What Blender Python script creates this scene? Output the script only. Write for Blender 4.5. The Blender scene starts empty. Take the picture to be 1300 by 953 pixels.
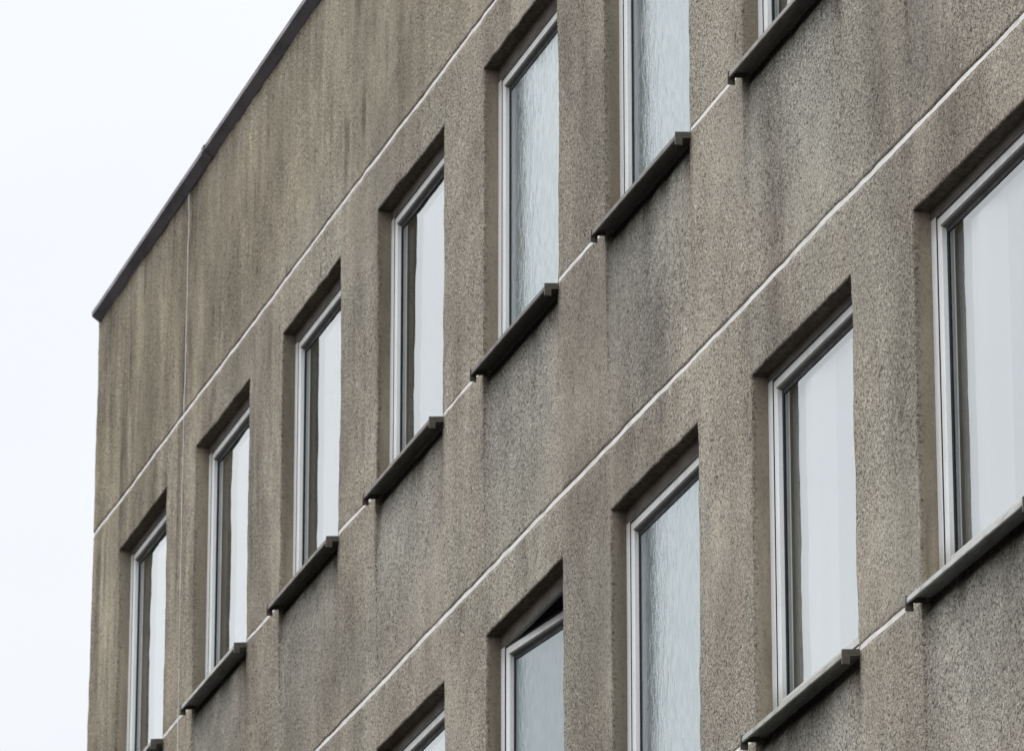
import bpy, math, random
import numpy as np

# ------------------------------------------------------------------ basics
sc = bpy.context.scene
col = sc.collection
R = math.radians
random.seed(7)
rng = np.random.default_rng(11)
EYE = 14.35                 # height of the top-floor window heads above the ground
STOREY = 3.2
PITCH, OPW = 2.1384, 1.3491  # window spacing and opening width
UA4 = -1.0346               # left edge of the fourth top-floor opening
OFFB = 0.0653               # lower row sits a little to the right
U_END, U_RIGHT = -8.225, 13.2
Z_TOP, Z_LOW = 1.86, -6.6
DEPTH = 0.082               # reveal depth
JOINTS = [0.331, -2.848, -6.05]

# ------------------------------------------------------------------ noise
def _hash(ix, iy, seed):
    h = (ix.astype(np.int64) * 374761393 + iy.astype(np.int64) * 668265263 + seed * 1442695041) & 0x7fffffff
    h = ((h ^ (h >> 13)) * 1274126177) & 0x7fffffff
    h = (h ^ (h >> 16)) & 0xffffff
    return h / float(0xffffff) * 2 - 1

def vnoise(x, y, seed=0):
    x = np.asarray(x, float); y = np.asarray(y, float)
    ix = np.floor(x); iy = np.floor(y)
    fx = x - ix; fy = y - iy
    fx = fx * fx * (3 - 2 * fx); fy = fy * fy * (3 - 2 * fy)
    a = _hash(ix, iy, seed); b = _hash(ix + 1, iy, seed)
    c = _hash(ix, iy + 1, seed); d = _hash(ix + 1, iy + 1, seed)
    return (a * (1 - fx) + b * fx) * (1 - fy) + (c * (1 - fx) + d * fx) * fy

def fbm(x, y, seed=0, octv=3):
    s = 0; a = 1; t = 0
    for k in range(octv):
        s = s + a * vnoise(x * 2 ** k, y * 2 ** k, seed + 17 * k); t += a; a *= .5
    return s / t

def sstep(a, b, x):
    t = np.clip((x - a) / (b - a), 0, 1)
    return t * t * (3 - 2 * t)

# ------------------------------------------------------------------ objects
def link(name, me, mat, parent=None, smooth=False):
    o = bpy.data.objects.new(name, me)
    col.objects.link(o)
    if mat: me.materials.append(mat)
    if parent: o.parent = parent
    if smooth:
        me.polygons.foreach_set('use_smooth', [True] * len(me.polygons))
    return o

class MB:
    def __init__(s): s.v = []; s.f = []
    def box(s, x0, x1, y0, y1, z0, z1):
        b = len(s.v)
        s.v += [(x0,y0,z0),(x1,y0,z0),(x1,y1,z0),(x0,y1,z0),(x0,y0,z1),(x1,y0,z1),(x1,y1,z1),(x0,y1,z1)]
        s.f += [tuple(b+i for i in q) for q in ((0,3,2,1),(4,5,6,7),(0,1,5,4),(1,2,6,5),(2,3,7,6),(3,0,4,7))]
        return s
    def extrude_x(s, prof, x0, x1):
        """closed (y,z) outline, counter-clockwise seen from +x"""
        b = len(s.v); n = len(prof)
        s.v += [(x0, y, z) for y, z in prof] + [(x1, y, z) for y, z in prof]
        for i in range(n):
            j = (i + 1) % n
            s.f.append((b+i, b+j, b+n+j, b+n+i))
        s.f.append(tuple(b+n+i for i in range(n)))
        s.f.append(tuple(b+i for i in reversed(range(n))))
        return s
    def ring(s, rects):
        """loft a chain of rectangles (x0,x1,z0,z1,y), mitred corners"""
        b = len(s.v)
        for x0, x1, z0, z1, y in rects:
            s.v += [(x0,y,z0),(x1,y,z0),(x1,y,z1),(x0,y,z1)]
        for k in range(len(rects) - 1):
            for i in range(4):
                j = (i + 1) % 4
                p = b + 4 * k
                s.f.append((p+i, p+j, p+4+j, p+4+i))
        return s
    def quad(s, *pts):
        b = len(s.v); s.v += list(pts); s.f.append(tuple(range(b, b+len(pts)))); return s
    def mesh(s, name):
        me = bpy.data.meshes.new(name); me.from_pydata(s.v, [], s.f); me.update()
        return me
    def build(s, name, mat, parent=None): return link(name, s.mesh(name), mat, parent)

# ------------------------------------------------------------------ materials
def mat_new(name):
    m = bpy.data.materials.new(name); m.use_nodes = True
    nt = m.node_tree
    for n in list(nt.nodes): nt.nodes.remove(n)
    out = nt.nodes.new('ShaderNodeOutputMaterial')
    return m, nt, out

def nd(nt, t, **kw):
    n = nt.nodes.new(t)
    for k, v in kw.items(): setattr(n, k, v)
    return n

def lk(nt, a, b): nt.links.new(a, b)

def mapping(nt, vec, scale):
    m = nd(nt, 'ShaderNodeMapping'); m.inputs['Scale'].default_value = scale
    lk(nt, vec, m.inputs['Vector']); return m.outputs[0]

def noise(nt, vec, scale, detail=2, rough=.5, dist=0.):
    n = nd(nt, 'ShaderNodeTexNoise')
    n.inputs['Scale'].default_value = scale; n.inputs['Detail'].default_value = detail
    n.inputs['Roughness'].default_value = rough; n.inputs['Distortion'].default_value = dist
    lk(nt, vec, n.inputs['Vector']); return n.outputs['Fac']

def rng_map(nt, fac, a, b, c=0., d=1., smooth=True):
    n = nd(nt, 'ShaderNodeMapRange'); n.interpolation_type = 'SMOOTHSTEP' if smooth else 'LINEAR'
    for i, v in zip((1, 2, 3, 4), (a, b, c, d)): n.inputs[i].default_value = v
    lk(nt, fac, n.inputs[0]); return n.outputs[0]

def math_(nt, op, a, b=None, c=None):
    n = nd(nt, 'ShaderNodeMath', operation=op)
    for i, x in enumerate((a, b, c)):
        if x is None: continue
        if isinstance(x, (int, float)): n.inputs[i].default_value = x
        else: lk(nt, x, n.inputs[i])
    return n.outputs[0]

def mixc(nt, fac, a, b, blend='MIX'):
    n = nd(nt, 'ShaderNodeMix', data_type='RGBA', blend_type=blend)
    for s, x in ((0, fac), (6, a), (7, b)):
        if isinstance(x, (int, float)): n.inputs[s].default_value = x
        elif isinstance(x, tuple): n.inputs[s].default_value = (*x, 1) if len(x) == 3 else x
        else: lk(nt, x, n.inputs[s])
    return n.outputs[2]

def plaster_material():
    m, nt, out = mat_new('rough_cast_plaster')
    geo = nd(nt, 'ShaderNodeTexCoord').outputs['Object']
    def attr(n, o='Fac'):
        a = nd(nt, 'ShaderNodeAttribute'); a.attribute_name = n; return a.outputs[o]
    # grain of the trowelled render: worm-like grooves about 1-2 cm across, plus sand
    warp = nd(nt, 'ShaderNodeTexNoise'); warp.inputs['Scale'].default_value = 30; warp.inputs['Detail'].default_value = 1
    lk(nt, geo, warp.inputs['Vector'])
    wv = nd(nt, 'ShaderNodeVectorMath', operation='SCALE'); lk(nt, warp.outputs['Color'], wv.inputs[0]); wv.inputs['Scale'].default_value = .03
    av = nd(nt, 'ShaderNodeVectorMath', operation='ADD'); lk(nt, geo, av.inputs[0]); lk(nt, wv.outputs[0], av.inputs[1])
    p = mapping(nt, av.outputs[0], (1., 1., 1.))
    grain = noise(nt, p, 52, 3, .62)
    fine = noise(nt, p, 66, 3, .66)
    # grooves run where the noise crosses its middle value
    groove = rng_map(nt, math_(nt, 'ABSOLUTE', math_(nt, 'SUBTRACT', grain, .5)), .0, .08, 0., 1.)
    pitn = rng_map(nt, fine, .31, .56)
    h = math_(nt, 'ADD', math_(nt, 'MULTIPLY', groove, .30), math_(nt, 'MULTIPLY', fine, .70))
    h = math_(nt, 'ADD', h, math_(nt, 'MULTIPLY', grain, .45))
    c = attr('tint', 'Color')
    smooth, dark = attr('smooth'), attr('grime_shade')
    gr = math_(nt, 'MULTIPLY', math_(nt, 'MULTIPLY_ADD', groove, .22, .78), math_(nt, 'MULTIPLY_ADD', pitn, .80, .20))
    gr = mixc(nt, math_(nt, 'MULTIPLY', smooth, .72), mixc(nt, gr, (.06, .06, .06), (1.25, 1.245, 1.23)), (.93, .92, .90))  # pit grime, also standing in for crevice shade in the colour
    c = mixc(nt, 1., c, gr, 'MULTIPLY')
    s4 = noise(nt, mapping(nt, geo, (40., 40., 3.)), 1, 2, .6)
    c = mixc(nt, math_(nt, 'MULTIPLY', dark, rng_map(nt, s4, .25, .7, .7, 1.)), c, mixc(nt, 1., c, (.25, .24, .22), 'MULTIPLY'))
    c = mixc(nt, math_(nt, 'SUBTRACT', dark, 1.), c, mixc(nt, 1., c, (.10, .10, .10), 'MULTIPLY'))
    b = nd(nt, 'ShaderNodeBump'); lk(nt, math_(nt, 'MULTIPLY_ADD', smooth, -.85, 1.), b.inputs['Strength']); b.inputs['Distance'].default_value = .012
    lk(nt, h, b.inputs['Height'])
    bs = nd(nt, 'ShaderNodeBsdfPrincipled'); bs.inputs['Roughness'].default_value = .95
    bs.inputs['Specular IOR Level'].default_value = .1
    lk(nt, c, bs.inputs['Base Color']); lk(nt, b.outputs[0], bs.inputs['Normal'])
    lk(nt, bs.outputs[0], out.inputs[0])
    return m

def weathered(name, base, dirt, rough=.5, scale=(14, 14, 2.2), amount=.6, spec=.4, bump=.0, use_obj=False, metal=0., under=False):
    m, nt, out = mat_new(name)
    geo = nd(nt, 'ShaderNodeTexCoord').outputs['Object']
    n1 = noise(nt, mapping(nt, geo, scale), 1, 4, .65)
    n2 = noise(nt, geo, 60, 3, .6)
    b0 = base
    if use_obj: b0 = nd(nt, 'ShaderNodeObjectInfo').outputs['Color']
    c = mixc(nt, rng_map(nt, n1, .42, .72, 0., amount), b0, dirt)
    c = mixc(nt, rng_map(nt, n2, .5, .75, 0., .35 * amount), c, dirt)
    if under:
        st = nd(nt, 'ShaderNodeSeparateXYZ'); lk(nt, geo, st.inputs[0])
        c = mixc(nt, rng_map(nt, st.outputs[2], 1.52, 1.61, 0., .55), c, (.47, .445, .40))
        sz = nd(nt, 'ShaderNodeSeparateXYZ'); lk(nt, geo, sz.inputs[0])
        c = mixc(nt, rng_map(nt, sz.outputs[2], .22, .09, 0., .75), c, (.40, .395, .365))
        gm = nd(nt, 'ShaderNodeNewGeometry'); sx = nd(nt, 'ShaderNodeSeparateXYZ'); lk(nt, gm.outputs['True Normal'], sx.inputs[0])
        c = mixc(nt, rng_map(nt, sx.outputs[2], -.25, -.7, 0., .9), c, (.07, .072, .06))  # shade of faces turned down put into the paint
    bs = nd(nt, 'ShaderNodeBsdfPrincipled')
    lk(nt, rng_map(nt, n1, .3, .7, rough - .08, rough + .12), bs.inputs['Roughness'])
    bs.inputs['Specular IOR Level'].default_value = spec; bs.inputs['Metallic'].default_value = metal
    lk(nt, c, bs.inputs['Base Color'])
    if bump:
        b = nd(nt, 'ShaderNodeBump'); b.inputs['Strength'].default_value = .5; b.inputs['Distance'].default_value = bump
        lk(nt, n2, b.inputs['Height']); lk(nt, b.outputs[0], bs.inputs['Normal'])
    lk(nt, bs.outputs[0], out.inputs[0])
    return m

def glass_material(name, frosted=False, wav=.0012, inner=False):
    """one sheet of window glass: Fresnel mirror over clear transmission"""
    m, nt, out = mat_new(name)
    geo = nd(nt, 'ShaderNodeTexCoord').outputs['Object']
    b = nd(nt, 'ShaderNodeBump')
    if frosted:
        warp = noise(nt, geo, 9, 2, .5)
        cv = nd(nt, 'ShaderNodeCombineXYZ')
        sx = nd(nt, 'ShaderNodeSeparateXYZ'); lk(nt, geo, sx.inputs[0])
        lk(nt, math_(nt, 'MULTIPLY_ADD', warp, .07, sx.outputs[0]), cv.inputs[0])
        lk(nt, sx.outputs[1], cv.inputs[1]); lk(nt, sx.outputs[2], cv.inputs[2])
        h1 = noise(nt, mapping(nt, cv.outputs[0], (50, 50, 15.)), 1, 3, .6, .4)
        h2 = noise(nt, mapping(nt, cv.outputs[0], (19, 19, 6.5)), 1, 2, .5)
        h = math_(nt, 'ADD', h1, math_(nt, 'MULTIPLY', h2, .8))
        b.inputs['Strength'].default_value = 1.; b.inputs['Distance'].default_value = .0016
    else:
        h = noise(nt, mapping(nt, geo, (2.2, 2.2, 1.6)), 1, 1, .5)
        b.inputs['Strength'].default_value = 1.; b.inputs['Distance'].default_value = wav
    lk(nt, h, b.inputs['Height'])
    gm = nd(nt, 'ShaderNodeNewGeometry')
    dt = nd(nt, 'ShaderNodeVectorMath', operation='DOT_PRODUCT')
    lk(nt, gm.outputs['Incoming'], dt.inputs[0]); lk(nt, gm.outputs['Normal'], dt.inputs[1])
    ci = math_(nt, 'SUBTRACT', 1., math_(nt, 'ABSOLUTE', dt.outputs['Value']))
    f = math_(nt, 'MULTIPLY_ADD', math_(nt, 'POWER', ci, 5.), .95, .05)      # Schlick, the same from both sides
    r = math_(nt, 'DIVIDE', math_(nt, 'MULTIPLY', f, 2.), math_(nt, 'ADD', f, 1.))
    gl = nd(nt, 'ShaderNodeBsdfGlossy'); gl.inputs['Color'].default_value = (.945, .975, .965, 1)
    if frosted:
        lk(nt, mixc(nt, rng_map(nt, h1, .32, .68), (.79, .86, .85), (.95, .98, .965)), gl.inputs['Color'])  # uneven sky reflection of the ribs put into the gloss colour
    elif inner: r = math_(nt, 'MULTIPLY', r, .5)
    gl.inputs['Roughness'].default_value = .07 if frosted else .004
    lk(nt, b.outputs[0], gl.inputs['Normal'])
    if frosted:
        tr = nd(nt, 'ShaderNodeBsdfTranslucent'); tr.inputs['Color'].default_value = (.42, .50, .52, 1)
        t2 = nd(nt, 'ShaderNodeBsdfDiffuse'); t2.inputs['Color'].default_value = (.25, .31, .33, 1)
        lk(nt, b.outputs[0], t2.inputs['Normal'])
        tm = nd(nt, 'ShaderNodeMixShader'); tm.inputs[0].default_value = .6
        lk(nt, tr.outputs[0], tm.inputs[1]); lk(nt, t2.outputs[0], tm.inputs[2]); base = tm.outputs[0]
    else:
        tr = nd(nt, 'ShaderNodeBsdfTransparent'); tr.inputs['Color'].default_value = (.93, .945, .955, 1); base = tr.outputs[0]
    mx = nd(nt, 'ShaderNodeMixShader'); lk(nt, r, mx.inputs[0]); lk(nt, base, mx.inputs[1]); lk(nt, gl.outputs[0], mx.inputs[2])
    lk(nt, mx.outputs[0], out.inputs[0])
    return m

M = {}
M['plaster'] = plaster_material()
M['plain'] = weathered('plain_plaster', (.36, .32, .26), (.24, .21, .16), .93, (4, 4, .4), .7, .1, .004)
M['strip'] = weathered('pale_joint_filler', (.72, .71, .675), (.40, .375, .33), .75, (7, 7, 30), .65, .2, .002)
M['coping'] = weathered('dark_zinc_coping', (.115, .103, .108), (.055, .05, .05), .42, (3, 8, 8), .8, .35)
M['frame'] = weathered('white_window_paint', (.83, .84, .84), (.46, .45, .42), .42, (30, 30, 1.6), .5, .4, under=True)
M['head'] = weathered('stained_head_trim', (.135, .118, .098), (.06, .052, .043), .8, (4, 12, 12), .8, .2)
M['gasket'] = weathered('black_rubber_seal', (.012, .012, .013), (.03, .03, .03), .6, (9, 9, 9), .5, .3)
M['sill'] = weathered('weathered_sill_metal', (.2, .2, .2), (.045, .045, .034), .5, (7, 30, 30), .5, .35, 0., True)
M['cap'] = weathered('sill_end_cap_metal', (.2, .2, .2), (.055, .050, .042), .55, (30, 30, 30), .7, .3, 0., True)
M['clear'] = glass_material('clear_window_glass')
M['clear_in'] = glass_material('inner_window_glass', inner=True)
M['frost'] = glass_material('ribbed_privacy_glass', True)
M['curtain'] = weathered('white_net_curtain', (.42, .42, .415), (.38, .38, .375), .9, (3, 3, .3), .5, .1)
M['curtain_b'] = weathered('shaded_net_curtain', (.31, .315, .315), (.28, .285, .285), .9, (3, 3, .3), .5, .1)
M['inside'] = weathered('dim_painted_interior', (.14, .14, .135), (.10, .10, .095), .9, (2, 2, 2), .5, .1)
M['roof'] = weathered('bitumen_roofing', (.06, .06, .06), (.035, .035, .035), .9, (3, 3, 3), .8, .2)
M['ground'] = weathered('wet_asphalt', (.055, .055, .055), (.03, .03, .03), .8, (.6, .6, .6), .8, .3, .004)

# ------------------------------------------------------------------ window layout
# per opening: (row, index, head offset)
HEAD = {('A',1):-.016, ('A',2):-.003, ('A',3):.006, ('A',4):0., ('A',5):.022, ('B',5):.018, ('B',6):.016, ('B',7):-.022, ('B',8):-.012}
ROWZ = {'A': 0., 'B': -STOREY}
SILLZ = {'A': -1.70, 'B': -1.728}
def left_edge(row, i): return UA4 + (i - 4) * PITCH + (OFFB if row == 'B' else 0.)
OPEN = [('A', i) for i in range(1, 10)] + [('B', i) for i in range(1, 10)]
OPEN = [(r, i) for r, i in OPEN if left_edge(r, i) + OPW < U_RIGHT - .5]

# ------------------------------------------------------------------ facade sheet
def lattice(lo, hi, fixed, step, coarse):
    """sorted coordinates: the fixed ones, with even subdivision between"""
    f = sorted(set([lo, hi] + [round(v, 5) for v in fixed if lo < v < hi])); out = []
    for a, b in zip(f[:-1], f[1:]):
        n = max(1, int(math.ceil((b - a) / (step if coarse(a, b) else step * 5))))
        out += [a + (b - a) * k / n for k in range(n)]
    return np.array(out + [f[-1]])

# columns carry row-B positions; row A edges are reached by sliding the sheet (offset below)
uf = []
for i in range(0, 10):
    a = left_edge('A', i)
    uf += [a, a + .004, a + .03, a + OPW - .03, a + OPW - .004, a + OPW]
UV = -5.672
uf += [UV - .008, UV - .006, UV + .006, UV + .008, U_END + .02]
GAP = .0168
zf = []
for zj in JOINTS: zf += [zj + GAP, zj + GAP - .002, zj - GAP, zj - GAP - .002]
for r in 'AB':
    zf += [ROWZ[r], ROWZ[r] + .03, ROWZ[r] - .03, ROWZ[r] + SILLZ[r], ROWZ[r] + SILLZ[r] + .03, ROWZ[r] + SILLZ[r] - .03]
    zj2 = ROWZ[r] + (-1.686 if r == 'A' else -1.729)
    if abs(zj2 - (ROWZ[r] + SILLZ[r])) < .004: zj2 += .0
    zf += [zj2 + .014, zj2 + .012, zj2 - .013, zj2 - .0145]
ZJ2 = {'A': -1.686, 'B': -STOREY - 1.729}
def dedupe(v, eps=.0012):
    v = sorted(v); o = [v[0]]
    for x in v[1:]:
        if x - o[-1] > eps: o.append(x)
    return o
uf = dedupe(uf)
keep = set(round(ROWZ[r], 5) for r in 'AB') | set(round(ROWZ[r] + SILLZ[r], 5) for r in 'AB')
zf = sorted(zf); zz = []
for z in zf:
    if zz and z - zz[-1] < .0012:
        if round(z, 5) in keep: zz[-1] = z
        continue
    zz.append(z)
U = lattice(U_END, U_RIGHT, uf, .020, lambda a, b: a < 9.6)
Zs = lattice(Z_LOW, Z_TOP, zz, .019, lambda a, b: a > -6.2)
nu, nz = len(U), len(Zs)
uu, zz2 = np.meshgrid(U, Zs, indexing='xy')     # [nz, nu]

def idx(arr, v): return int(np.argmin(np.abs(arr - v)))

def row_weight(z):                       # 0 on the top row, 1 on the lower row
    return sstep(-2.0, -2.9, z)

head_k = np.zeros_like(uu); wash = np.zeros_like(uu); grime_shade = np.zeros_like(uu); rec = np.zeros_like(uu); black = np.zeros_like(uu)
for r, i in OPEN:
    a = left_edge('A', i); zr = ROWZ[r]; zs = zr + SILLZ[r]
    inu = sstep(a - .35, a - .02, uu) * (1 - sstep(a + OPW + .02, a + OPW + .35, uu))
    head_k += HEAD.get((r, i), 0.) * inu * sstep(zr - .5, zr - .03, zz2) * (1 - sstep(zr + .03, zr + .22, zz2))
for r in 'AB':
    for i in range(0, 10):
        a = left_edge('A', i); zr = ROWZ[r]; zs = zr + SILLZ[r]
        below = zs - zz2
        span = (uu > a + .003) & (uu < a + OPW - .003) & (below > -.0005) & (zz2 > JOINTS[1 if r == 'A' else 2])
        rec += np.where(span, .013 * np.clip(1 - below / 1.35, 0, 1), 0.)
        soft = sstep(a - .03, a + .04, uu) * (1 - sstep(a + OPW - .25, a + OPW + .12, uu))
        wob = fbm(uu * 7, zz2 * .6, 5 + i, 2)
        wash += soft * sstep(-.02, .05, below) * np.clip(1 - (below + .25 * wob) / 1.25, 0, 1) * .95
        rec += np.where(span, .030 * sstep(.10, .03, below), 0.)
        sill_shade = (uu > a + .002) * (1 - sstep(a + OPW - .06, a + OPW + .01, uu))  # dark wedge: the sill's shadow painted on the wall below it
        sill_shade = sill_shade * sstep(-.002, .002, below) * sstep(.175, .035, below + .05 * wob)
        black = np.maximum(black, sill_shade)
        # painted shade just under the sill, run-off dirt at its two ends
        soft2 = sstep(a - .01, a + .03, uu) * (1 - sstep(a + OPW - .02, a + OPW + .06, uu))
        grime_shade += soft2 * sstep(-.01, .02, below) * np.clip(1 - (below + .06 * wob) / .32, 0, 1) ** 1.3 * 1.0
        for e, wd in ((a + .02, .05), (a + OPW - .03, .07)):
            grime_shade += np.exp(-((uu - e - .02 * wob) / wd) ** 2) * sstep(0, .04, below) * np.clip(1 - below / (.75 + .3 * wob), 0, 1) * .45
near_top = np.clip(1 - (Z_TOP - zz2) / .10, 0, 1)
grime_shade += near_top ** 1.5 * .55
near_left = sstep(3.5, -6.5, uu + 1.2 * fbm(uu * .5, zz2 * .7, 3, 2))
upper = sstep(.15, .7, zz2 + .3 * fbm(uu * .8, zz2 * .5, 9, 2))
old = np.clip(.35 * near_left + .55 * upper * sstep(7., -1., uu) + .5 * sstep(-4.8, -7.4, uu), 0, 1)
topwash = np.clip(1 - abs(Z_TOP - .15 - zz2) / .12, 0, 1) * (.55 + .45 * fbm(uu * 3, zz2 * 2, 8, 2))
old *= (1 - .75 * np.clip(wash, 0, 1)) * (1 - .6 * topwash)
wash = np.clip(wash + .6 * topwash, 0, 1)

def tint_at(u, z, wash, old, seed=0):
    """weathered colour of the render: stains, rain streaks, washed patches"""
    def lerp(a, b, t): return a + (b - a) * t[..., None]
    K = lambda *c: np.array(c)
    hue = fbm(u * 1.6, z * .75, 101 + seed, 3); blot = fbm(u * 3.4, z * 2.4, 111 + seed, 4)
    big = fbm(u * 1.05, z * .42, 121 + seed, 3)
    s1 = fbm(u * 5.2 + .25 * blot, z * .30, 131 + seed, 4); s2 = fbm(u * 15 + .5 * hue, z * 1.25, 141 + seed, 3)
    s3 = fbm(u * 24, z * 4.2, 151 + seed, 2)
    c = lerp(K(.445, .402, .345), K(.418, .394, .340), sstep(-.25, .25, hue))
    c = lerp(c, K(.425, .368, .312), sstep(.1, .5, fbm(u * 2.1, z * 1.2, 161, 3)) * .55)     # warm brown patches
    c = lerp(c, K(.405, .405, .372), np.clip(wash, 0, 1) * .85)
    c = lerp(c, K(.372, .320, .232), old * .66)
    g = 1 - .26 * sstep(-.15, .45, big) + .13 * sstep(.02, .5, blot) - .10 * sstep(.05, .5, -blot)
    w = .35 + .85 * old
    patch = .4 + .6 * sstep(-.2, .4, fbm(u * 2.2, z * 1.7, 171 + seed, 3))       # streaks come and go
    g *= 1 - w * patch * (.26 * sstep(.02, .42, s1) + .22 * sstep(.08, .45, s2) + .16 * sstep(.1, .5, s3))
    g *= 1 + w * patch * (.10 * sstep(.05, .45, -s1) + .12 * sstep(.10, .45, -s2) + .10 * sstep(.1, .5, -s3))
    return c * g[..., None] * np.array([.985, .972, .942])

nick = np.zeros_like(uu)
for _ in range(46):                        # chips and short cracks in the render
    nu0, nz0 = rng.uniform(U_END + .4, 8.5), rng.uniform(-4.5, 1.6)
    hh, ww = rng.uniform(.02, .055), rng.uniform(.012, .020)
    nick = np.maximum(nick, (np.exp(-((uu - nu0 - .25 * (zz2 - nz0)) / ww) ** 2) * np.exp(-((zz2 - nz0) / hh) ** 2)) * rng.uniform(.6, 1.))
for (cu0, cz0, cu1, cz1, wd) in ((1.30, -.78, 1.85, -.25, .016), (7.35, -3.02, 7.60, -3.6, .012), (2.35, -3.05, 2.75, -3.75, .014), (2.6, -3.1, 2.62, -3.6, .012), (5.60, -2.55, 5.72, -2.0, .012)):
    t = np.clip(((uu - cu0) * (cu1 - cu0) + (zz2 - cz0) * (cz1 - cz0)) / ((cu1 - cu0) ** 2 + (cz1 - cz0) ** 2), 0, 1)
    wig = .05 * fbm(t * 6, cu0 + 0 * t, 77, 3)
    d = np.hypot(uu - cu0 - t * (cu1 - cu0) - wig, zz2 - cz0 - t * (cz1 - cz0) - wig)
    nick = np.maximum(nick, np.exp(-(d / wd) ** 2) * sstep(-.25, .25, fbm(t * 7, cz0 + 0 * t, 78, 2)) * .55)
tint = tint_at(uu, zz2, wash, old)
run = np.zeros_like(uu)                    # dirty water running from the roof edge and from the joints
srcs = [(rng.uniform(U_END + .1, 6.5), Z_TOP, rng.uniform(.35, 1.7)) for _ in range(95)]
srcs += [(rng.uniform(U_END + .1, 9.), JOINTS[0] - GAP, rng.uniform(.10, .45)) for _ in range(55)]
srcs += [(rng.uniform(-4, 9.), JOINTS[1] - GAP, rng.uniform(.10, .40)) for _ in range(55)]
for su, sz_, ln in srcs:
    ww = rng.uniform(.009, .032); st = rng.uniform(.2, .6) * (1.15 if sz_ == Z_TOP else .8)
    sel = np.abs(U - su) < .25
    du_ = uu[:, sel] - su - .03 * vnoise(zz2[:, sel] * 2.2, su + 0 * zz2[:, sel], 91)
    dn = (sz_ - zz2[:, sel]) / ln
    m_ = np.exp(-(du_ / (ww * (1 + .6 * dn))) ** 2) * (dn > -.001) * np.clip(1 - dn, 0, 1) ** .7
    run[:, sel] = np.maximum(run[:, sel], st * m_ * (.7 + .3 * vnoise(uu[:, sel] * 40, zz2[:, sel] * 9, 93)))
tint = tint * (1 - (1 - np.array([.52, .49, .45])) * np.clip(run, 0, 1)[..., None])
grime_shade = np.maximum(grime_shade, nick); black = np.maximum(black, sstep(.7, 1., nick))

yy = rec.copy()
for k, zj in enumerate(JOINTS):
    g = (zz2 < zj + GAP - .0005) & (zz2 > zj - GAP - .0005)
    yy += np.where(g, .006, 0.)
    lip = np.clip(1 - (zz2 - zj - GAP) / .08, 0, 1) * (zz2 > zj + GAP - .0005)   # plaster above overhangs a little
    yy -= .002 * lip
    # groove coloured a little darker
    grime_shade += np.where(g, .2, 0)
for r in 'AB':
    for i in range(-1, 10):
        a = left_edge('A', i) + OPW + .004; b = left_edge('A', i + 1) - .004
        g = (zz2 < ZJ2[r] + .0135) & (zz2 > ZJ2[r] - .0135) & (uu > a) & (uu < b)
        yy += np.where(g, .005, 0.)
gv = (np.abs(uu - UV) < .0072)
yy += np.where(gv, .002, 0)
gv = gv.astype(float)

def displace(u, z, y):
    """hand-floated unevenness, one continuous field for the sheet and the reveals"""
    du = .0036 * fbm(u * 5, z * 6.5, 21, 3) + .010 * vnoise(u * .6, z * .5, 27)
    dz = .0042 * fbm(u * 6.5, z * 5, 33, 3)
    for zj in JOINTS + list(ZJ2.values()): dz = dz * (.35 + .65 * sstep(.02, .12, np.abs(z - zj)))
    dy = .0055 * fbm(u * 7, z * 7, 45, 3) + .006 * vnoise(u * 1.1, z * 1.1, 51)
    return du, dz, dy

def place(u, z, y, hk):
    du, dz, dy = displace(u, z, y)
    pin = 1 - sstep(.03, .075, y)                # deep end of a reveal keeps its straight line
    lean = -.05 * np.clip((U_END + .9 - u) / .9, 0, 1) * np.clip((.9 - z) / 2.1, 0, 1.4) ** 1.5
    x = u + OFFB * row_weight(z) + du * (.25 + .75 * pin) + lean
    return x, y + dy * pin, z + dz * (.25 + .75 * pin) + hk

# rounded arrises round the openings
arr = np.zeros_like(uu)
hole = np.zeros((nz - 1, nu - 1), bool)
cu = (U[:-1] + U[1:]) / 2; cz = (Zs[:-1] + Zs[1:]) / 2
bounds = []
for r, i in OPEN:
    a = left_edge('A', i); b = a + OPW; z1 = ROWZ[r]; z0 = z1 + SILLZ[r]
    hole |= ((cu > a) & (cu < b))[None, :] & ((cz > z0) & (cz < z1))[:, None]
    bounds.append((r, i, idx(U, a), idx(U, b), idx(Zs, z0), idx(Zs, z1)))

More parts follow.
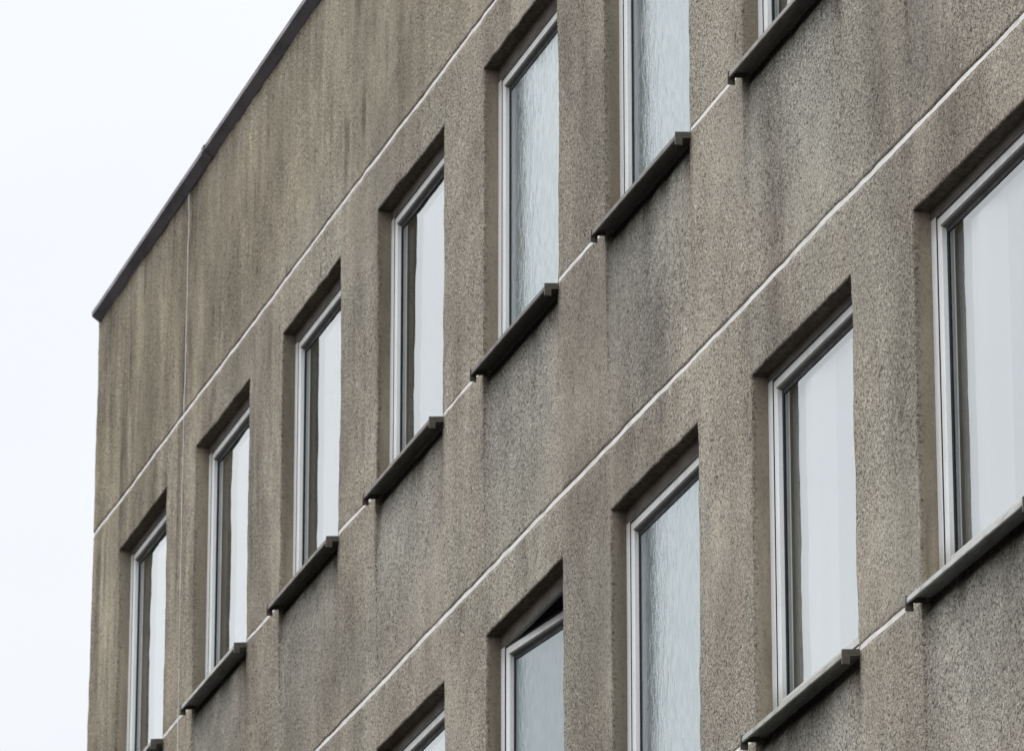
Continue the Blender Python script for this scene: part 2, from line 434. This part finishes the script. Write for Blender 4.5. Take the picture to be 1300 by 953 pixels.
X, Y, Z = place(uu, zz2, yy, head_k)
verts = [np.stack([X, Y, Z], -1).reshape(-1, 3)]
attrs = {'grime_shade': [(np.clip(grime_shade, 0, 1) + black * .5).ravel()], 'smooth': [np.clip(.08 + .55 * fbm(uu * 1.9, zz2 * 1.5, 201, 3), 0, .45).ravel()]}
tints = [tint.reshape(-1, 3)]
ids = np.arange(nu * nz).reshape(nz, nu)
q = np.stack([ids[:-1, :-1], ids[:-1, 1:], ids[1:, 1:], ids[1:, :-1]], -1)[~hole]
faces = [q]
base = nu * nz
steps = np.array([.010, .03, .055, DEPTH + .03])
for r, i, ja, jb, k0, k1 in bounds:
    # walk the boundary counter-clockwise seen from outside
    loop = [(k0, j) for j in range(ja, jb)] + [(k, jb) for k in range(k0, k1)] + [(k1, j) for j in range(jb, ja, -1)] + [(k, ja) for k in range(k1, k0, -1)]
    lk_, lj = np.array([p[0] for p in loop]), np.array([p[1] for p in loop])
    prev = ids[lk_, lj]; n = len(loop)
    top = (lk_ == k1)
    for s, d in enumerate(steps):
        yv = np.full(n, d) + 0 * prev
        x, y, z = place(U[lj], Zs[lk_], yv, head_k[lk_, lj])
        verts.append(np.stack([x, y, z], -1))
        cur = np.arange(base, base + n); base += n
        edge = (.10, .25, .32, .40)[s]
        attrs['grime_shade'].append(np.where(top, .97, edge)); attrs['smooth'].append(np.full(n, (.3, 1., 1., 1.)[s]))  # head soffit shade painted in; jambs coloured darker towards the back
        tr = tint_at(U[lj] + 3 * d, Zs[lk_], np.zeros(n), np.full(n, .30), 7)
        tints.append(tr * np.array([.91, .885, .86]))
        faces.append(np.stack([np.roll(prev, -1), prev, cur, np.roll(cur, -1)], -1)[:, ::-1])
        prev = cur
# plain continuation of the street front below the two modelled storeys
V = np.concatenate(verts); F = np.concatenate(faces)
me = bpy.data.meshes.new('facade_wall')
me.vertices.add(len(V)); me.vertices.foreach_set('co', V.ravel().astype(np.float32))
me.loops.add(F.size); me.loops.foreach_set('vertex_index', F.ravel().astype(np.int32))
me.polygons.add(len(F)); me.polygons.foreach_set('loop_start', np.arange(0, F.size, 4, dtype=np.int32))
me.update(calc_edges=True); me.validate()
for k, v in attrs.items():
    a = me.attributes.new(k, 'FLOAT', 'POINT'); a.data.foreach_set('value', np.concatenate(v).astype(np.float32))

ca = me.attributes.new('tint', 'FLOAT_COLOR', 'POINT')
tc4 = np.ones((len(V), 4), np.float32); tc4[:, :3] = np.concatenate(tints); ca.data.foreach_set('color', tc4.ravel())

bld = bpy.data.objects.new('office_building', None); col.objects.link(bld)
bld.location = (0, 0, EYE)
bld['label'] = 'weathered grey roughcast office block with two rows of white framed windows'
bld['category'] = 'building'
wall = link('facade_wall', me, M['plaster'], bld)

BACK = 11.5
mb = MB()
mb.quad((U_END + .0, -.001, Z_LOW), (U_END - .07, -.001, -EYE), (U_RIGHT, -.001, -EYE), (U_RIGHT, -.001, Z_LOW))
mb.quad((U_RIGHT, 0, -EYE), (U_RIGHT, BACK, -EYE), (U_RIGHT, BACK, Z_TOP), (U_RIGHT, 0, Z_TOP))
mb.quad((U_RIGHT, BACK, -EYE), (U_END, BACK, -EYE), (U_END, BACK, Z_TOP), (U_RIGHT, BACK, Z_TOP))
mb.quad((U_END, BACK, -EYE), (U_END, .012, -EYE), (U_END + .012, .012, Z_TOP), (U_END + .012, BACK, Z_TOP))
ow = mb.build('outer_wall', M['plain'], bld)
MB().box(U_END + .02, U_RIGHT - .02, .02, BACK - .02, Z_TOP - .06, Z_TOP - .005).build('roof', M['roof'], bld)

# roof edge: sheet metal coping in lengths with a standing lap between them
mb = MB()
prof = [(-.060, 1.892), (-.012, 1.872), (.002, 1.846), (.006, 1.846), (.30, 1.90), (.30, 1.945), (-.050, 1.928), (-.060, 1.920)]
prof = [(-.060, 1.890), (-.004, 1.848), (.30, 1.848), (.30, 1.945), (-.048, 1.932), (-.060, 1.922)]
cuts = [U_END + .02, -5.05, -2.2, .7, 3.6, 6.5, 9.4, U_RIGHT]
for k, (a, b) in enumerate(zip(cuts[:-1], cuts[1:])):
    jit = (.0, .001, -.001, .001, 0, .001, 0)[k]
    mb.extrude_x([(y - (jit if y < 0 else 0), z + jit) for y, z in prof], a + .001, b - .001)
    if k: mb.extrude_x([(y - .008 if y < 0 else y, z + (.0025 if z > 1.9 else -.001)) for y, z in prof], a - .03, a + .03)
mb.build('roof_coping', M['coping'], bld)

# pale filler strips in the movement joints
def strip_h(name, u0, u1, z, half, yb, parent):
    n = max(4, int((u1 - u0) / .035)); us = np.linspace(u0, u1, n)
    v = []; f = []
    for k, u in enumerate(us):
        up, lo = z + half, z - half
        xs, ys, zs = place(np.array([u, u]), np.array([up, lo]), np.array([0., 0.]), np.zeros(2))
        e1 = .0025 * float(fbm(u * 14, 1.3 + z, 61, 2)) - .0035 * max(0., float(fbm(u * 3.1, z, 73, 2)) - .15) * 6 * .5
        e2 = .0030 * float(fbm(u * 12, 4.3 + z, 67, 2))
        v += [(xs[0], ys[0] + yb, zs[0] + e1), (xs[1], ys[1] + yb - .002, zs[1] + e2), (xs[1], ys[1] + .016, zs[1] + e2 - .003), (xs[0], ys[0] + .016, zs[0] + e1 + .001)]
        if k:
            p = 4 * (k - 1)
            for i in range(4): f.append((p + i, p + (i + 1) % 4, p + 4 + (i + 1) % 4, p + 4 + i))
    mm = bpy.data.meshes.new(name); mm.from_pydata(v, [], f); mm.update()
    return link(name, mm, M['strip'], parent)
strip_h('joint_strip', U_END + .01, 9.8, JOINTS[0] - .002, .0135, .0015, bld)
strip_h('joint_strip', U_END + .01, 9.8, JOINTS[1] - .002, .0145, .0015, bld)
for r in 'AB':
    for i in range(0, 9):
        a = left_edge('A', i) + OPW + .012; b = left_edge('A', i + 1) - .012
        a = max(a, U_END + .01)
        if b < a + .1: continue
        strip_h('joint_strip', a, b, ZJ2[r], .0125, .0015, bld)
n = 240; v = []; f = []
for k, z in enumerate(np.linspace(-3.5, Z_TOP - .01, n)):
    xs, ys, zs = place(np.array([UV - .0075, UV + .0075]), np.array([z, z]), np.array([0., 0.]), np.zeros(2))
    v += [(xs[0], ys[0] - .0012, z), (xs[1], ys[1] - .0012, z)]
    if k: f.append((2*k-2, 2*k-1, 2*k+1, 2*k))
mm = bpy.data.meshes.new('joint_strip'); mm.from_pydata(v, [], f); mm.update()
link('joint_strip', mm, M['strip'], bld)

# ------------------------------------------------------------------ inside of the storeys
mb = MB()
for zt in (1.55, -STOREY + .9 - .3, -2 * STOREY + .6):
    mb.box(U_END + .3, U_RIGHT - .3, .32, 5.2, zt - .25, zt)
mb.box(U_END + .3, U_RIGHT - .3, 5.2, 5.4, Z_LOW, 1.55)
for k in range(0, 10, 2):
    u = UA4 + (k - 4) * PITCH - .42
    if u > U_END + .4: mb.box(u - .06, u + .06, .32, 5.2, Z_LOW, 1.3)
mb.build('interior_partition', M['inside'], bld)

# ------------------------------------------------------------------ one window, its parts and sub-parts
# local origin: lower left corner of the opening on the wall face, y into the building
H = 1.70
def frame_mesh(h):
    y0, y1 = DEPTH - .003, .100
    m = MB()
    o = .03
    m.ring([(-o, OPW + o, -o, h + o, y1), (-o, OPW + o, -o, h + o, y0), (.053, OPW - .053, .054, h - .056, y0),
            (.056, OPW - .056, .058, h - .060, y0 + .004), (.056, OPW - .056, .058, h - .060, y1)])
    me_ = m.mesh('window'); return me_
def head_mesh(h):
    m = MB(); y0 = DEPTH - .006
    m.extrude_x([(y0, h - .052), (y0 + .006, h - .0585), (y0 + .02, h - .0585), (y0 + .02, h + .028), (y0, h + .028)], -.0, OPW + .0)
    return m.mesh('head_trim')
SX0, SX1 = .0665, OPW - .0665
def sash_mesh(h, x0=0.):
    # coordinates relative to the hinge line on the left
    m = MB(); a, b, z0, z1 = 0., SX1 - SX0, .062, h - .068
    yb, yf, yg = .024, -.006, .0262
    m.ring([(a, b, z0, z1, yb + .03), (a, b, z0, z1, yf + .006), (a + .006, b - .006, z0 + .006, z1 - .006, yf),
            (a + .036, b - .036, z0 + .042, z1 - .042, yf), (a + .043, b - .043, z0 + .050, z1 - .050, yf + .006),
            (a + .046, b - .046, z0 + .054, z1 - .056, yg - .001), (a + .046, b - .046, z0 + .054, z1 - .056, yb + .03)])
    return m.mesh('sash')
def gasket_mesh(h):
    m = MB(); a, b, z0, z1 = .0465, SX1 - SX0 - .0465, .1165, h - .1235
    m.ring([(a, b, z0, z1, .044), (a, b, z0, z1, .0190), (a + .0115, b - .0115, z0 + .012, z1 - .022, .0215), (a + .0115, b - .0115, z0 + .012, z1 - .022, .0300)])
    m.ring([(-.0135, SX1 - SX0 + .0135, -.010, h - .0575, -.0060), (.003, SX1 - SX0 - .003, .064, h - .0705, -.0052)])  # dark strip put in for the shaded gap between frame and sash
    return m.mesh('gasket')
def pane_mesh(h, y, name):
    m = MB(); a, b, z0, z1 = .048, SX1 - SX0 - .048, .1175, h - .125
    m.quad((a, y, z0), (b, y, z0), (b, y, z1), (a, y, z1)); return m.mesh(name)
def spacer_mesh(h):
    m = MB(); a, b, z0, z1 = .0482, SX1 - SX0 - .0482, .1177, h - .1252
    m.ring([(a, b, z0, z1, .030), (a + .012, b - .012, z0 + .012, z1 - .012, .030), (a + .012, b - .012, z0 + .012, z1 - .012, .0438), (a, b, z0, z1, .0438)])
    return m.mesh('spacer_bar')
def curtain_mesh(h, x0, x1):
    m = MB(); n = 120
    for k in range(n + 1):
        x = x0 + (x1 - x0) * k / n
        y = .16 + .016 * math.sin(k * .11) + .005 * math.sin(k * .23 + 1)
        m.v += [(x, y, .05), (x, y, h + .05)]
        if k: m.f.append((2*k-2, 2*k, 2*k+1, 2*k-1))
    return m.mesh('curtain')

FR, HT, SA, GA = frame_mesh(H), head_mesh(H), sash_mesh(H), gasket_mesh(H)
PO, PI_, PF, SP = pane_mesh(H, .0260, 'pane'), pane_mesh(H, .0440, 'inner_pane'), pane_mesh(H, .0260, 'pane'), spacer_mesh(H)
for m_, k in ((FR, 'frame'), (HT, 'head'), (SA, 'frame'), (GA, 'gasket'), (PO, 'clear'), (PI_, 'clear_in'), (PF, 'frost'), (SP, 'gasket')): m_.materials.append(M[k])
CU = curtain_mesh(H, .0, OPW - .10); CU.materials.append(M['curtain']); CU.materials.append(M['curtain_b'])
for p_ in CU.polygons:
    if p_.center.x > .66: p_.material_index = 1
def bev(o, w=.0025):
    b = o.modifiers.new('bevel', 'BEVEL'); b.width = w; b.segments = 2; b.limit_method = 'ANGLE'; b.angle_limit = R(25)

def child(name, data, parent, loc=(0, 0, 0), rz=0.):
    o = bpy.data.objects.new(name, data); col.objects.link(o); o.parent = parent
    o.location = loc; o.rotation_euler = (0, 0, rz); return o

FROSTED = {('A', 5), ('A', 6), ('B', 5), ('B', 6)}
def make_window(row, i):
    x = left_edge(row, i); zs = ROWZ[row] + SILLZ[row]
    f = child('window', FR, bld, (x, 0, zs - (H + SILLZ[row])))
    if row == 'B': f.location.z = ROWZ[row] - H
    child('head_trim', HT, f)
    opened = (row, i) == ('B', 5)
    hinge = (SX0 + (.010 if opened else 0.), DEPTH - .003 + .008, 0)
    s = child('sash', SA, f, hinge, R(7.5) if opened else 0.)
    def kid(nm, d):                      # glazing rides with the sash
        return child(nm, d, f, hinge, R(7.5) if opened else 0.)
    kid('gasket', GA)
    if (row, i) in FROSTED:
        kid('pane', PF); f['label'] = 'window with ribbed frosted glass' if not opened else 'frosted window with its sash swung ajar'
    else:
        kid('pane', PO); kid('inner_pane', PI_); kid('spacer_bar', SP)
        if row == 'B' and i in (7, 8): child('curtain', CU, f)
    return f

# ------------------------------------------------------------------ sills
SILLCOL = {('A',1):(.40,.40,.37), ('A',2):(.42,.42,.39), ('A',3):(.19,.175,.15), ('A',4):(.175,.16,.135), ('A',5):(.125,.112,.098), ('A',6):(.17,.16,.14), ('A',7):(.27,.25,.22), ('B',7):(.40,.40,.36), ('B',8):(.52,.53,.50)}
sm = MB()
sprof = [(-.071, -.041), (-.0675, -.0415), (-.066, -.018), (.10, .0025), (.10, .006), (-.066, -.014), (-.071, -.0175)]
nseg = 1
sm.extrude_x(sprof, .004, OPW - .004)
# hem along the lower front edge
sm.extrude_x([(-.0735, -.0412), (-.0705, -.0445), (-.063, -.0440), (-.063, -.0405), (-.0705, -.0405)], .006, OPW - .006)
SM = sm.mesh('sill'); SM.materials.append(M['sill'])
def cap_mesh(x0, x1):
    m = MB()
    m.extrude_x([(-.0760, -.074), (-.0410, -.074), (-.0410, -.0370), (.012, -.0310), (.012, .000), (-.0760, -.0095)], x0, x1)
    return m.mesh('end_cap')
CL, CR = cap_mesh(-.006, .004), cap_mesh(OPW - .004, OPW + .006)
CL.materials.append(M['cap']); CR.materials.append(M['cap'])
def make_sill(row, i):
    c = SILLCOL.get((row, i), (.2, .19, .17))
    zo = ROWZ[row] + SILLZ[row] + (.004 if row == 'A' else 0.)
    tl = random.uniform(-.0015, .0015)
    s = child('window_sill', SM, bld, (left_edge(row, i), 0, zo)); s.color = (*c, 1)
    s.rotation_euler = (0, tl, 0)
    for d in (CL, CR):
        k = child('end_cap', d, s); k.color = (.115, .105, .088, 1)
    return s

for r, i in OPEN:
    make_window(r, i); make_sill(r, i)

# ------------------------------------------------------------------ ground
g = MB().quad((-400, -400, 0), (400, -400, 0), (400, 400, 0), (-400, 400, 0)).build('ground', M['ground'])
g['kind'] = 'structure'

# ------------------------------------------------------------------ sky, sun
w = bpy.data.worlds.new('World'); sc.world = w; w.use_nodes = True
nt = w.node_tree
for n_ in list(nt.nodes): nt.nodes.remove(n_)
out = nd(nt, 'ShaderNodeOutputWorld'); bg = nd(nt, 'ShaderNodeBackground'); bg.inputs['Strength'].default_value = .1
sky = nd(nt, 'ShaderNodeTexSky', sky_type='NISHITA'); sky.sun_disc = False
SUN_EL, SUN_AZ = R(52), R(205)      # azimuth clockwise from +y
sky.sun_elevation = SUN_EL; sky.sun_rotation = SUN_AZ; sky.dust_density = 3
tc = nd(nt, 'ShaderNodeTexCoord'); sp = nd(nt, 'ShaderNodeSeparateXYZ'); lk(nt, tc.outputs['Generated'], sp.inputs[0])
z = rng_map(nt, sp.outputs[2], 0., 1., 0., 1., False)
grad = mixc(nt, rng_map(nt, sp.outputs[2], .25, .95), (14.75, 15.05, 15.6), (23.5, 23.6, 23.8))
hor = mixc(nt, rng_map(nt, sp.outputs[2], -.02, .22), (7.0, 7.2, 7.6), grad)
cl = noise(nt, mapping(nt, tc.outputs['Generated'], (2.2, 2.2, 4.)), 1, 4, .55)
hor = mixc(nt, 1., hor, mixc(nt, rng_map(nt, cl, .3, .7), (.93, .935, .95), (1.04, 1.04, 1.035)), 'MULTIPLY')
side = rng_map(nt, sp.outputs[1], -.12, .16, 1., .655)      # sky set brighter on the street side, to keep pane reflections bright
hor = mixc(nt, 1., hor, side, 'MULTIPLY')
fin = mixc(nt, .93, sky.outputs[0], hor)
lk(nt, fin, bg.inputs['Color']); lk(nt, bg.outputs[0], out.inputs[0])
sd = bpy.data.lights.new('sun', 'SUN'); sd.energy = .5; sd.angle = R(50); sd.color = (1, .97, .93)
so = bpy.data.objects.new('sun', sd); col.objects.link(so)
so.rotation_euler = (R(90) - SUN_EL, 0, math.pi - SUN_AZ + 0.)
so.location = (0, -20, 40)

# ------------------------------------------------------------------ camera
from mathutils import Matrix, Vector
cd = bpy.data.cameras.new('camera'); cam = bpy.data.objects.new('camera', cd); col.objects.link(cam)
yaw, pit, rol = .29043, .35031, .0006
fw = Vector((-math.cos(yaw) * math.cos(pit), math.sin(yaw) * math.cos(pit), math.sin(pit)))
rt = fw.cross(Vector((0, 0, 1))).normalized(); up = rt.cross(fw)
c, s = math.cos(rol), math.sin(rol)
r2 = c * rt + s * up; u2 = -s * rt + c * up
mw = Matrix(((r2.x, u2.x, -fw.x, 30.54776), (r2.y, u2.y, -fw.y, -8.64448), (r2.z, u2.z, -fw.z, EYE - 12.74375), (0, 0, 0, 1)))
cam.matrix_world = mw
cd.sensor_width = 36; cd.lens = 7837.95 / 1300 * 36
cd.shift_y = -45 / 1300
cd.clip_start = .5; cd.clip_end = 2000
cd.dof.use_dof = True; cd.dof.focus_distance = 27.5; cd.dof.aperture_fstop = 11
sc.camera = cam

sc.view_settings.view_transform = 'Standard'; sc.view_settings.look = 'None'
sc.view_settings.exposure = 0; sc.view_settings.gamma = 1
sc.render.engine = 'CYCLES'
sc.cycles.max_bounces = 6; sc.cycles.diffuse_bounces = 3; sc.cycles.glossy_bounces = 4; sc.cycles.transparent_max_bounces = 12
